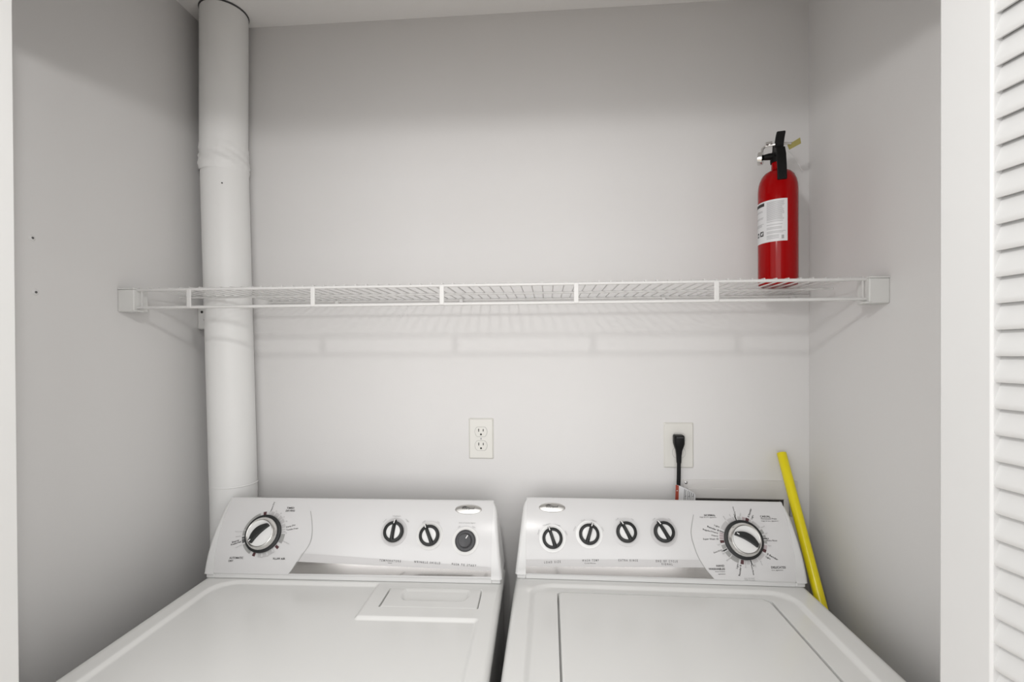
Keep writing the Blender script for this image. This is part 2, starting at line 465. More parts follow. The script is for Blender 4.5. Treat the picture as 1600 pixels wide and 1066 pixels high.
# ------------------------------------------------------------------ power cord with plug and warning tag
def cord():
    root = thing('power_cord', 'black power cord with warning tag, plugged into the larger outlet above the washer', 'power cord', (1.3415, -.022, .60))
    ox, oy, oz = 1.3415, -.022, .60
    secs = [(1.2470, .0118, .0125), (1.2440, .0132, .0140), (1.2250, .0132, .0140), (1.2200, .0122, .0125), (1.2060, .0078, .0085), (1.1920, .0062, .0066), (1.172, .0055, .0058)]
    b = MB(); rings = []
    for z, hx, hy in secs:
        rings.append([Vector((px - 0, py + .001, z - oz)) for px, py in rrect(-hx, hx, -hy, hy, min(hx, hy) * .45, 4)])
    b.loft(rings); b.build('plug', 'rubber', root, smooth=50)
    b = MB(); b.box(-.0085, .0085, -.0142, -.0128, 1.2415 - oz, 1.2435 - oz); b.build('plug_ridge', 'darkgrey', root)
    b = MB(); pts = [(0, 0, 1.175), (-.0002, .001, 1.14), (-.001, .002, 1.10), (-.003, .002, 1.0), (-.01, 0, .80), (-.02, 0, .60)]
    b.tube([(x, y, z - oz) for x, y, z in pts], .0053, 12); b.build('cable', 'rubber', root)
    def pl(o, y0, y1): 
        b = MB(); b.loft([[Vector((x - ox, y, z - oz)) for x, z in o] for y in (y0, y1)]); return b
    # flag tag folded round the cable
    tg = pl([(1.3305, 1.116), (1.3420, 1.1125), (1.362, 1.1040), (1.3795, 1.0935), (1.3830, 1.088), (1.3815, 1.058), (1.3285, 1.062)], -.0078, -.0070).build('warning_tag', 'label', root)
    tg['label'] = 'white warning tag with a red edge'
    pl([(1.3307, 1.1155), (1.3392, 1.1130), (1.3378, 1.062), (1.3290, 1.062)], -.0081, -.0078).build('red_edge', 'tagred', tg)
    pl([(1.3334, 1.1010), (1.3356, 1.1010), (1.3356, 1.0985), (1.3334, 1.0985)], -.0083, -.0081).build('tag_mark', 'label', tg)
    b = MB()
    for i, (x0, zt) in enumerate(((1.3535, 1.104), (1.3570, 1.102), (1.3625, 1.1), (1.3670, 1.0975), (1.3715, 1.095), (1.3765, 1.0925))):
        p = pl([(x0, zt), (x0 + .0012, zt), (x0 - .0015, 1.062), (x0 - .0027, 1.062)], -.0081, -.0078); b.add(p.v, p.f)
    for x0 in (1.3545, 1.3640, 1.3735):
        p = pl([(x0, 1.085), (x0 + .004, 1.0865), (x0 + .004, 1.0852), (x0, 1.0838)], -.0081, -.0078); b.add(p.v, p.f)
    b.build('small_print', 'inksoft', tg)
cord()

# ------------------------------------------------------------------ recessed hose box behind the washer
def hosebox():
    root = thing('hose_box', 'white recessed utility box in the back wall behind the washer', 'utility box', (1.507, 0, .88))
    ox, oz = 1.507, .88
    x0, x1, z0, z1 = BX
    def frame(xa, xb, za, zb_, xi, xj, zi, zj, y0, y1):
        b = MB()
        for r in ((xa, xb, zj, zb_), (xa, xb, za, zi), (xa, xi, zi, zj), (xj, xb, zi, zj)):
            b.box(r[0] - ox, r[1] - ox, y1, y0, r[2] - oz, r[3] - oz)
        return b
    frame(1.358, 1.658, .88, 1.123, x0 + .004, x1 - .004, z0 + .004, z1 - .001, 0, -.003).build('flange', 'boxpaint', root, bevel=.0012)
    frame(1.370, 1.646, .892, 1.100, x0 + .004, x1 - .004, z0 + .004, z1 - .001, -.003, -.006).build('inner_rim', 'boxpaint', root, bevel=.0012)
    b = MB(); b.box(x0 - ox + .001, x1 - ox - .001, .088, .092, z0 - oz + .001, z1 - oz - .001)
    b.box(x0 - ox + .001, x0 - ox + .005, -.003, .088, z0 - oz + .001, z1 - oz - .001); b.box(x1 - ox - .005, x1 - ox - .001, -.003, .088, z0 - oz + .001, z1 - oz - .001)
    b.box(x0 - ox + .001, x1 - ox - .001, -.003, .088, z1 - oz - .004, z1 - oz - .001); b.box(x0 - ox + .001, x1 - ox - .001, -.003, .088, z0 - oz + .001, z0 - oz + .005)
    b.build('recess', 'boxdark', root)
    b = MB(); mx = Matrix.Translation((1.3655 - ox, -.003, 1.1145 - oz)) @ Matrix.Rotation(pi / 2, 4, 'X'); b.lathe([(.0042, 0), (.0040, .0012), (.0022, .0024)], 16, mx)
    b.build('screw', 'steel', root)
    b = MB(); b.box(1.634 - ox, 1.644 - ox, -.010, -.006, 1.03 - oz, 1.082 - oz); b.build('latch', 'steel', root, bevel=.001)
hosebox()

# ------------------------------------------------------------------ yellow pole
def pole():
    T = Vector((1.6113, -.0135, 1.2002)); P = Vector((1.6248, -.17, .8853)); d = (P - T).normalized()
    B = T + d * ((T.z - .012) / -d.z)
    b = MB(); n = 24
    a = d.cross(Vector((1, 0, 0))).normalized(); c = d.cross(a)
    def ring(p, r): return [p - B + (a * cos(2 * pi * k / n) + c * sin(2 * pi * k / n)) * r for k in range(n)]
    b.loft([ring(T + d * .03, .0088), ring(T, .0092), ring(T - d * .0005, .0112), ring(T + d * .001, .0118), ring(B - d * .001, .0118), ring(B, .0110)])
    o = b.build('pole', 'yellow'); o.location = B
    tag(o, 'yellow plastic pole leaning between the washer and the closet wall', 'pole')
pole()

# lettering on the two control panels: text, start (u, s), end (u, s), height, ink
DT =[
('TIMED',0.1818,0.1546,0.2014,0.1548,0.0046,'k'),
('DRYING',0.1815,0.1475,0.2049,0.1478,0.0046,'k'),
('AUTOMATIC',0.0641,0.0341,0.0993,0.0348,0.0046,'k'),
('DRY',0.0628,0.0272,0.0746,0.0274,0.0046,'k'),
('FLUFF AIR',0.1749,0.0341,0.2053,0.0346,0.0046,'k'),
('Damp Dry',0.1946,0.1079,0.2168,0.1138,0.0036,'k'),
('Tumble Press',0.1959,0.1012,0.2255,0.106,0.0036,'k'),
('Energy',0.0647,0.0703,0.0817,0.076,0.004,'k'),
('Preferred',0.0632,0.0641,0.0872,0.0726,0.004,'k'),
('Less Dry',0.0769,0.0592,0.0916,0.0658,0.0032,'g'),
('Very Dry',0.0651,0.0958,0.0858,0.0962,0.0032,'g'),
('More Dry',0.0705,0.0835,0.0843,0.0859,0.0032,'g'),
('Cool Down',0.1922,0.0765,0.2103,0.0692,0.0032,'g'),
('70',0.156,0.1461,0.1595,0.1475,0.0032,'g'),
('60',0.1698,0.1407,0.1732,0.1424,0.0032,'g'),
('50',0.1803,0.1321,0.1836,0.1338,0.0032,'g'),
('40',0.1896,0.1214,0.193,0.1227,0.0032,'g'),
('10',0.196,0.0938,0.1994,0.095,0.0032,'g'),
('30',0.171,0.0492,0.1753,0.0493,0.0032,'g'),
('20',0.1576,0.0411,0.1617,0.0412,0.0032,'g'),
('10',0.1433,0.0375,0.1472,0.0376,0.0032,'g'),
('Heavy Dry',0.1444,0.1477,0.1453,0.1723,0.0036,'k'),
('Medium',0.4603,0.1387,0.4799,0.139,0.003,'g'),
('Low',0.4395,0.1245,0.4461,0.1322,0.003,'g'),
('High',0.4936,0.1318,0.5025,0.1249,0.003,'g'),
('Off',0.5379,0.1241,0.5452,0.1285,0.003,'g'),
('On',0.5741,0.1272,0.5797,0.1235,0.003,'g'),
('End of Cycle Signal',0.6289,0.1249,0.669,0.125,0.003,'g'),
('Off',0.6273,0.1131,0.6334,0.1173,0.003,'g'),
('On',0.6619,0.1165,0.6697,0.1137,0.003,'g'),
('TEMPERATURE',0.44,0.035,0.4925,0.0338,0.0042,'s'),
('timed',0.4607,0.0306,0.4705,0.0303,0.0026,'k'),
('WRINKLE SHIELD',0.5248,0.0334,0.5885,0.031,0.0042,'s'),
('PUSH TO START',0.6168,0.0299,0.6751,0.0267,0.0042,'s'),
('Whirlpool',0.6339,0.1579,0.6655,0.1585,0.0052,'b'),
]
WT =[
('NORMAL',0.4652,0.1437,0.4924,0.1443,0.0046,'k'),
('High & low agitation',0.4539,0.14,0.4935,0.14,0.0026,'k'),
('CASUAL',0.5987,0.1436,0.6226,0.1441,0.0046,'k'),
('Permanent Press',0.5995,0.1389,0.6363,0.1397,0.0032,'k'),
('High & low agitation',0.5989,0.1339,0.6389,0.1348,0.0026,'k'),
('HAND',0.4783,0.0292,0.4967,0.0298,0.0046,'k'),
('WASHABLES',0.4601,0.0215,0.4978,0.0226,0.0046,'k'),
('intermittent',0.475,0.0172,0.4982,0.0179,0.0026,'k'),
('agitation',0.4816,0.0119,0.4983,0.0124,0.0026,'k'),
('DELICATES',0.6036,0.0291,0.6365,0.03,0.0046,'k'),
('low agitation',0.6042,0.0241,0.6304,0.0248,0.0026,'k'),
('Light',0.4846,0.1214,0.4964,0.117,0.0036,'k'),
('Regular 8',0.4676,0.1177,0.4929,0.1085,0.004,'k'),
('Regular/Heavy',0.456,0.1109,0.4909,0.1027,0.0036,'k'),
('Heavy',0.4747,0.0975,0.4899,0.096,0.0036,'k'),
('Super Wash 18',0.4537,0.0884,0.4896,0.0893,0.0036,'k'),
('Spin',0.4864,0.0761,0.4937,0.079,0.0032,'g'),
('Extra Rinse',0.4755,0.0584,0.4949,0.066,0.0034,'d'),
('Off',0.4943,0.0613,0.499,0.0642,0.0034,'k'),
('Rinse',0.504,0.0421,0.5124,0.0488,0.0032,'g'),
('Spin',0.4958,0.0567,0.5016,0.0606,0.0032,'g'),
('Regular 8',0.5319,0.0099,0.5362,0.0346,0.004,'k'),
('Light',0.5269,0.0259,0.5296,0.0372,0.0036,'k'),
('Extra Rinse',0.5577,0.0352,0.5617,0.0128,0.0034,'k'),
('Off',0.5616,0.0357,0.5632,0.0316,0.0034,'k'),
('Spin',0.5459,0.0284,0.5471,0.0349,0.0032,'g'),
('Rinse',0.5792,0.0442,0.5831,0.035,0.0032,'g'),
('Spin',0.5661,0.0373,0.568,0.0305,0.0032,'g'),
('8 Regular',0.5968,0.0594,0.6197,0.0471,0.004,'k'),
('Light',0.5934,0.0538,0.603,0.0481,0.0036,'k'),
('Extra Rinse',0.6022,0.0888,0.6255,0.0892,0.0034,'k'),
('Off',0.603,0.0926,0.6075,0.0931,0.0034,'k'),
('Spin',0.6031,0.0777,0.6099,0.0778,0.0032,'g'),
('Rinse',0.5955,0.1177,0.6045,0.1228,0.0032,'g'),
('Spin',0.6019,0.104,0.6078,0.1068,0.0032,'g'),
('8 Regular',0.572,0.1426,0.5834,0.1644,0.004,'k'),
('Light',0.5781,0.1381,0.584,0.1483,0.0036,'k'),
('Spin',0.5524,0.1456,0.5551,0.1529,0.0032,'g'),
('Extra Rinse',0.538,0.1683,0.5396,0.1463,0.0034,'d'),
('Off',0.5365,0.1504,0.5377,0.1453,0.0034,'k'),
('Spin',0.5251,0.1491,0.528,0.1436,0.0032,'g'),
('Rinse',0.5096,0.1441,0.5139,0.1356,0.0032,'g'),
('PULL TO START',0.5413,0.0035,0.5652,0.0042,0.0028,'g'),
('PUSH TO STOP',0.5422,0.0,0.5651,0.0,0.0028,'g'),
('LOAD SIZE',0.0712,0.0254,0.1111,0.0281,0.0042,'s'),
('WASH TEMP',0.1628,0.0321,0.2028,0.0337,0.0042,'s'),
('Cold Rinse',0.1686,0.0271,0.1955,0.0279,0.0026,'k'),
('EXTRA RINSE',0.2499,0.035,0.2956,0.0358,0.0042,'s'),
('END OF CYCLE',0.3383,0.0359,0.389,0.0363,0.0042,'s'),
('SIGNAL',0.3514,0.0295,0.3768,0.0295,0.0042,'s'),
('Medium',0.0684,0.1106,0.0866,0.1172,0.003,'g'),
('Large',0.0977,0.1148,0.1108,0.1116,0.003,'g'),
('Small',0.0566,0.0908,0.0596,0.1019,0.003,'g'),
('Super',0.1225,0.1007,0.1272,0.0904,0.003,'g'),
('Cool',0.1633,0.1248,0.1726,0.1278,0.003,'g'),
('Warm',0.1884,0.1276,0.2011,0.1238,0.003,'g'),
('Cold',0.1451,0.1013,0.1498,0.1114,0.003,'g'),
('Hot',0.2122,0.1107,0.2164,0.1024,0.003,'g'),
('Off',0.2491,0.1281,0.2563,0.1331,0.003,'g'),
('On',0.2865,0.1324,0.2922,0.1299,0.003,'g'),
('Off',0.3394,0.1301,0.3463,0.1351,0.003,'g'),
('On',0.3767,0.135,0.3821,0.131,0.003,'g'),
('Whirlpool',0.076,0.155,0.1067,0.1562,0.0052,'b'),
]
DDOT= [(0.4499, 0.1221), (0.4893, 0.1217), (0.5729, 0.1197), (0.6341, 0.1086), (0.6624, 0.1085)]
WDOT= [(0.1018, 0.109), (0.0643, 0.0933), (0.1174, 0.0936), (0.17, 0.1204), (0.1543, 0.1049), (0.2078, 0.1053), (0.2858, 0.1257), (0.377, 0.1272)]
DSEG= ((0.1406, 0.0931), [(115.1, 170.3, 'm'), (172.0, -174.3, 'm'), (-171.7, -166.7, 'd'), (-165.7, -155.0, 'd'), (-151.4, -120.3, 'm'), (-96.5, -86.8, 'l'), (-82.6, -72.1, 'l'), (-67.0, -54.7, 'l'), (-49.6, -48.3, 'l'), (-23.8, 0.3, 'm'), (3.9, 7.4, 'l'), (11.0, 13.6, 'l'), (17.2, 27.7, 'l'), (31.4, 42.7, 'l'), (45.0, 55.3, 'l'), (57.9, 71.6, 'l'), (75.1, 85.2, 'l'), (88.5, 90.1, 'l'), (98.4, 106.9, 'r'), (-111.8, -104.0, 'r'), (-40.4, -33.0, 'r')])
WSEG= ((0.5473, 0.0903), [(55.4, 33.0, 'l'), (27.9, 17.2, 'm'), (13.2, 6.7, 'm'), (5.8, 3.3, 'k'), (0.8, -7.5, 'm'), (-11.7, -21.4, 'p'), (-22.4, -30.5, 'r'), (-34.8, -55.5, 'l'), (-58.4, -71.7, 'l'), (-74.9, -77.4, 'k'), (-79.8, -88.7, 'l'), (-90.2, -94.5, 'l'), (-96.1, -104.1, 'r'), (-108.9, -131.0, 'm'), (-133.5, -147.7, 'm'), (-150.9, -154.1, 'k'), (-156.0, -166.2, 'm'), (-171.0, -178.0, 'r'), (179.5, 174.5, 'p'), (173.0, 167.9, 'p'), (166.3, 162.0, 'p'), (160.2, 158.3, 'k'), (152.8, 127.6, 'l'), (123.9, 110.3, 'l'), (108.5, 102.6, 'l'), (100.6, 97.8, 'k'), (93.9, 85.7, 'l'), (81.4, 74.6, 'p'), (73.0, 64.1, 'r'), (62.9, 59.7, 'l')])

# ------------------------------------------------------------------ washer and dryer
Z0C = .932                                 # bottom of the console face
def BH(h): return .028 * h + 2.577 * h * h # how far the face leans back at height h above its foot
_S = [(0.0, 0.0)]
for _i in range(1, 401):
    _h = _i * .18 / 400; _p = (_i - 1) * .18 / 400
    _S.append((_h, _S[-1][1] + sqrt((_h - _p) ** 2 + (BH(_h) - BH(_p)) ** 2)))
def h_of_s(s):
    if s <= 0: return s
    lo, hi = 0, 400
    while hi - lo > 1:
        md = (lo + hi) // 2
        if _S[md][1] < s: lo = md
        else: hi = md
    a, b_ = _S[lo], _S[hi]
    return a[0] + (b_[0] - a[0]) * (s - a[1]) / (b_[1] - a[1])
def SP(u, s, off=0.0):
    """point on the console face: u across, s up along the face, off in front of it"""
    h = h_of_s(s); d = .028 + 5.154 * h; l = sqrt(1 + d * d)
    return Vector((u, BH(h) - off / l, Z0C + h + off * d / l))
def frame_at(u, s):
    h = h_of_s(s); d = .028 + 5.154 * h; l = sqrt(1 + d * d)
    X = Vector((1, 0, 0)); Y = Vector((0, d / l, 1 / l)); N = X.cross(Y)
    mm = Matrix((X, Y, N)).transposed().to_4x4(); mm.translation = SP(u, s); return mm

def text_into(mb, body, u0, s0, u1, s1, height, off, bold=False, spaced=False, shear=0.0):
    cu = bpy.data.curves.new('lettering', 'FONT')
    cu.body = body; cu.size = 1.0; cu.resolution_u = 3
    if spaced: cu.space_character = 1.75
    if shear: cu.shear = shear
    if bold: cu.offset = .018
    elif height > .003: cu.offset = .008
    o = bpy.data.objects.new('lettering', cu); COL.objects.link(o)
    bpy.context.view_layer.update()
    me = bpy.data.meshes.new_from_object(o.evaluated_get(bpy.context.evaluated_depsgraph_get()))
    xs = [v.co.x for v in me.vertices]
    x0, x1 = min(xs), max(xs)
    L = sqrt((u1 - u0) ** 2 + (s1 - s0) ** 2); cx, cy = (u1 - u0) / L, (s1 - s0) / L
    kx = L / (x1 - x0); ky = height / .69
    vs = []
    for v in me.vertices:
        a = (v.co.x - x0) * kx; b_ = v.co.y * ky
        vs.append(SP(u0 + a * cx - b_ * cy, s0 + a * cy + b_ * cx, off))
    mb.add(vs, [tuple(p.vertices) for p in me.polygons])
    bpy.data.objects.remove(o); bpy.data.curves.remove(cu); bpy.data.meshes.remove(me)

def ring_seg(mb, c, r0, r1, a0, a1, off):
    n = max(2, int(abs(a1 - a0) / 5) + 1)
    v = []
    for k in range(n + 1):
        a = radians(a0 + (a1 - a0) * k / n)
        v += [SP(c[0] + r0 * cos(a), c[1] + r0 * sin(a), off), SP(c[0] + r1 * cos(a), c[1] + r1 * sin(a), off)]
    mb.add(v, [(2 * k, 2 * k + 1, 2 * k + 3, 2 * k + 2) for k in range(n)])
def disc(mb, u, s, r, off, ry=None, n=16):
    ry = ry or r
    v = [SP(u, s, off)] + [SP(u + r * cos(2 * pi * k / n), s + ry * sin(2 * pi * k / n), off) for k in range(n)]
    mb.add(v, [(0, 1 + k, 1 + (k + 1) % n) for k in range(n)])

def console(root, w, yb, arc, bands, side):
    """face panel, two end caps, foot strip; arc is the curved line beside the dial"""
    prof = []                               # (h, b, corner)
    for i in range(15):
        h = .1605 * i / 14; prof.append((h, BH(h)))
    for k in range(1, 6):
        t = pi / 2 * k / 5; prof.append((.1605 + .0030 * sin(t), BH(.1605) + .0025 * sin(t) + .002 * (1 - cos(t))))
    yt, ht = prof[-1][1] + .002, prof[-1][0]
    def edge(h):
        u = .12 * h
        if h > .138: u += .019 * (1 - sqrt(max(0, 1 - min(1, (h - .138) / .0258) ** 2)))
        return u
    CAP = .026
    b = MB(); rings = []
    for u in (CAP, w - CAP):
        rings.append([Vector((u, y, Z0C + h)) for h, y in prof] + [Vector((u, yt, Z0C + ht)), Vector((u, yb, Z0C + .085)), Vector((u, yb, Z0C))])
    b.loft(rings); pan = b.build('control_panel', 'panel', root, smooth=30)
    for sgn in (0, 1):
        X = (lambda u: u) if sgn == 0 else (lambda u: w - u)
        b = MB(); rings = []
        pf = [(-.002, -.0012)] + [q for q in prof if q[0] < .134] + [(.136 + .0006 * q, BH(.136 + .0006 * q)) for q in range(41)] + prof[15:]
        for h, y in pf:
            y = y - .0012
            e = min(edge(max(h, 0)), CAP - .0005); r = min(.008, CAP - e)
            pts = [Vector((X(CAP + .0003), y, Z0C + h))]
            for k in range(7):
                t = pi / 2 * k / 6
                pts.append(Vector((X(e + r * (1 - sin(t))), y + r * (1 - cos(t)) , Z0C + h)))
            yk = max(y + .009, yt + (yb - yt) * min(1, (ht - h) / (ht - .085)))
            pts += [Vector((X(e + .001), yk, Z0C + h)), Vector((X(CAP + .0003), yk, Z0C + h))]
            rings.append(pts)
        b.loft(rings); b.build('end_cap', 'plastic', root, smooth=40)
        b = MB(); xa, xb = sorted((X(.004), X(CAP)))
        b.box(xa, xb, .0035, yb - .004, .9175, Z0C - .0015); b.build('cap_foot', 'plastic', root, bevel=.0025)
    b = MB(); b.box(CAP, w - CAP, .0045, yb - .004, .9178, Z0C); b.build('foot_strip', 'plastic', root, bevel=.001)
    # pale and metallic bands that run from the dial arc to the far end cap
    def arc_u(s):
        for (ua, sa), (ub, sb) in zip(arc, arc[1:]):
            if sa >= s >= sb: return ua + (ub - ua) * (sa - s) / (sa - sb)
        return arc[-1][0]
    for nm, mt, j in (('pale_band', 'greyband', 0), ('metal_band', 'silver', 1)):
        b = MB(); N = 40; R = 6; v = []
        for i in range(N + 1):
            for r in range(R + 1):
                t = i / N
                (ua, top_a, bot_a), (ub, top_b, bot_b) = bands[j]
                sa = top_a + (bot_a - top_a) * r / R
                us = arc_u(sa)
                u = us + (ub - us) * t
                q = (u - ua) / (ub - ua)
                tp = top_a + (top_b - top_a) * q; bt = bot_a + (bot_b - bot_a) * q
                v.append(SP(u, tp + (bt - tp) * r / R, .0004))
        b.add(v, [(i * (R + 1) + r, i * (R + 1) + r + 1, (i + 1) * (R + 1) + r + 1, (i + 1) * (R + 1) + r) for i in range(N) for r in range(R)])
        b.build(nm, mt, pan, smooth=60)
    b = MB(); P = []
    for (ua, sa), (ub, sb) in zip(arc, arc[1:]):
        P.append((ua, sa))
    P.append(arc[-1])
    # smooth the arc with a Catmull-Rom pass
    Q = []
    for i in range(len(P) - 1):
        p0, p1, p2, p3 = P[max(i - 1, 0)], P[i], P[i + 1], P[min(i + 2, len(P) - 1)]
        for k in range(6):
            t = k / 6
            Q.append(tuple(.5 * ((2 * p1[c]) + (-p0[c] + p2[c]) * t + (2 * p0[c] - 5 * p1[c] + 4 * p2[c] - p3[c]) * t * t + (-p0[c] + 3 * p1[c] - 3 * p2[c] + p3[c]) * t ** 3) for c in (0, 1)))
    Q.append(P[-1])
    v = []
    for i, (u, s) in enumerate(Q):
        wd = .0009 * (1 - .6 * abs(i / len(Q) - .4))
        v += [SP(u - wd, s, .0006), SP(u + wd, s, .0006)]
    b.add(v, [(2 * i, 2 * i + 1, 2 * i + 3, 2 * i + 2) for i in range(len(Q) - 1)])
    b.build('dial_arc_line', 'seg_m', pan)
    return pan

def lettering(pan, table, dots):
    mats = dict(k=('lettering', 'ink', .0008), g=('small_lettering', 'inkgrey', .0008), d=('grey_lettering', 'inksoft', .0008), s=('caption_lettering', 'inksoft', .0009))
    for key, (nm, mt, off) in mats.items():
        for t, u0, s0, u1, s1, hh, k in table:
            if k == key:
                b = MB()
                text_into(b, t, u0, s0, u1, s1, hh * (1.1 if k == 's' else .95 if k != 'g' else .88), off, bold=(k == 's' or (k == 'k' and hh > .0039)), spaced=(k == 's'))
                b.build(nm, mt, pan, smooth=0, flip=False)
    for u, s in dots:
        b = MB(); disc(b, u, s, .0015, .0008)
        b.build('setting_dot', 'ink', pan, smooth=0, flip=False)

def badge(root, u, s, table):
    mx = frame_at(u, s)
    b = MB(); rings = []
    for k, hh in ((1.0, .0), (1.0, .0010), (.96, .0016), (.85, .0026), (.65, .0036), (.4, .0042), (.05, .0045)):
        rings.append([mx @ Vector((.0335 * k * cos(2 * pi * i / 48), .0122 * (k if k > .9 else k * 1.0) * sin(2 * pi * i / 48), hh)) for i in range(48)])
    b.loft(rings); bd = b.build('badge', 'badge', root, smooth=60)
    b = MB()
    for t, u0, s0, u1, s1, hh, k in table:
        if k == 'b': text_into(b, t, u0, s0, u1, s1, hh * 1.1, .0046, bold=True, shear=.25)
    # swoosh over the first letter
    v = []
    for k in range(13):
        t = k / 12; a = radians(200 - 190 * t)
        wd = .0011 * sin(pi * (t * .8 + .1))
        v += [SP(u - .0085 + (.0085) * cos(a), s + .0022 + (.0036 - wd) * sin(a), .0046), SP(u - .0085 + (.0085) * cos(a), s + .0022 + (.0036 + wd) * sin(a), .0046)]
    b.add(v, [(2 * i, 2 * i + 1, 2 * i + 3, 2 * i + 2) for i in range(12)])
    b.build('badge_lettering', 'ink', bd, smooth=0, flip=False)

def rot2(pts, a):
    c, s_ = cos(radians(a)), sin(radians(a))
    return [(x * c - y * s_, x * s_ + y * c) for x, y in pts]

def knob(root, u, s, ang, ringmat='ringwhite', kind='bar'):
    mx = frame_at(u, s)
    b = MB(); b.lathe([(.0325, .0004), (.0325, .0009), (.0255, .0010)], 48, mx)
    b.build('knob_surround', ringmat, root, smooth=20)
    b = MB()
    if kind == 'bar':
        b.lathe([(.0242, .001), (.0250, .004), (.0242, .0115), (.0228, .0128), (.0186, .0128), (.0176, .0118), (.0172, .006)], 48, mx, caps=False)
        k = b.build('knob', 'black', root, smooth=45)
        b = MB(); b.lathe([(.0176, .005), (.0176, .0085), (.012, .0092), (.001, .0094)], 40, mx); b.build('knob_face', 'knobface', k)
        rm = mx @ Matrix.Rotation(radians(ang), 4, 'Z')
        b = MB()
        rows = []
        for px, hw, hh in ((-.0235, .0050, .0125), (-.018, .0050, .0150), (-.006, .0044, .0185), (.006, .0042, .0190), (.016, .0040, .0180), (.023, .0036, .0155), (.0278, .0026, .0120)):
            rows.append([rm @ Vector((px, -hw, .006)), rm @ Vector((px, -hw * .92, hh * .8)), rm @ Vector((px, -hw * .45, hh)), rm @ Vector((px, hw * .45, hh)), rm @ Vector((px, hw * .92, hh * .8)), rm @ Vector((px, hw, .006))])
        b.loft(rows); b.build('grip', 'black', k, smooth=50)
        b = MB(); P = [(.0185, .0180), (.0235, .0162), (.0283, .0128)]
        b.loft([[rm @ Vector((px, -.0012, hh - .004)), rm @ Vector((px, -.0012, hh + .0002)), rm @ Vector((px, .0012, hh + .0002)), rm @ Vector((px, .0012, hh - .004))] for px, hh in P])
        b.build('pointer', 'ringwhite', k)
    else:                                   # round push button
        b.lathe([(.0242, .001), (.0252, .003), (.0246, .0060), (.0225, .0075), (.0165, .0080), (.0150, .0072)], 48, mx)
        k = b.build('push_knob', 'darkgrey', root, smooth=45)
        b = MB(); b.lathe([(.0160, .007), (.0152, .016), (.0140, .0175), (.006, .0165), (.001, .0162)], 40, mx); b.build('button', 'darkgrey', k, smooth=50)
        rm = mx @ Matrix.Rotation(radians(ang), 4, 'Z')
        b = MB(); b.loft([[rm @ Vector((px, -.0009, .0172)), rm @ Vector((px, .0009, .0172)), rm @ Vector((px, .0009, .0182)), rm @ Vector((px, -.0009, .0182))] for px in (.0055, .0140)])
        b.build('pointer', 'ringwhite', k)

def dial(root, c, ang, flip_):
    mx = frame_at(*c); rm = mx @ Matrix.Rotation(radians(ang), 4, 'Z')
    b = MB(); b.lathe([(.0445, .0012), (.0452, .004), (.0445, .0075), (.0420, .0088), (.036, .0088)], 72, mx); k = b.build('timer_dial', 'black', root, smooth=40)
    b = MB(); b.lathe([(.0385, .008), (.0385, .0125), (.0372, .0150), (.0335, .0215), (.0318, .0225), (.0305, .0215), (.0300, .0185)], 72, mx, caps=False); b.build('bezel', 'chrome', k, smooth=40)
    b = MB(); b.lathe([(.0306, .010), (.0306, .0190), (.001, .0192)], 60, mx); b.build('dial_face', 'knobface', k, smooth=30)
    # crescent grip across the face
    out = []; n = 14
    for i in range(n + 1):
        t = -1 + 2 * i / n; out.append((.0272 * t, (.0110 * (1 - t * t) + .0030) * flip_))
    for i in range(n + 1):
        t = 1 - 2 * i / n; out.append((.0272 * t, (-.0050 + .0030 * (1 - t * t)) * flip_))
    b = MB(); N = len(out)
    b.loft([[rm @ Vector((x, y, .018)) for x, y in out], [rm @ Vector((x, y, .0285)) for x, y in out], [rm @ Vector((x * .96, y * .7 + .0006 * flip_, .0310)) for x, y in out]])
    b.build('grip', 'black', k, smooth=40)
    b = MB(); b.loft([[rm @ Vector((px, -.0008 , .0300)), rm @ Vector((px, .0010, .0300)), rm @ Vector((px, .0010, .0318)), rm @ Vector((px, -.0008, .0318))] for px in ((-.0262, -.0205) if flip_ > 0 else (.0205, .0262))])
    b.build('pointer', 'ringwhite', k)

def dial_print(pan, seg):
    c, L = seg
    names = dict(m=('grey_dial_segment', 'seg_m'), l=('pale_dial_segment', 'seg_l'), d=('dark_dial_segment', 'inksoft'), k=('dial_tick', 'ink'), p=('mauve_dial_segment', 'seg_p'), r=('maroon_dial_mark', 'seg_r'))
    for key, (nm, mt) in names.items():
        for a0, a1, k in L:
            if k != key: continue
            b = MB()
            if a1 - a0 > 180: a1 -= 360
            if a0 - a1 > 180: a1 += 360
            ring_seg(b, c, .0452, .0545 if k != 'k' else .0560, a0, a1, .0007 if k != 'r' else .0009)
            b.build(nm, mt, pan, smooth=60, flip=False)

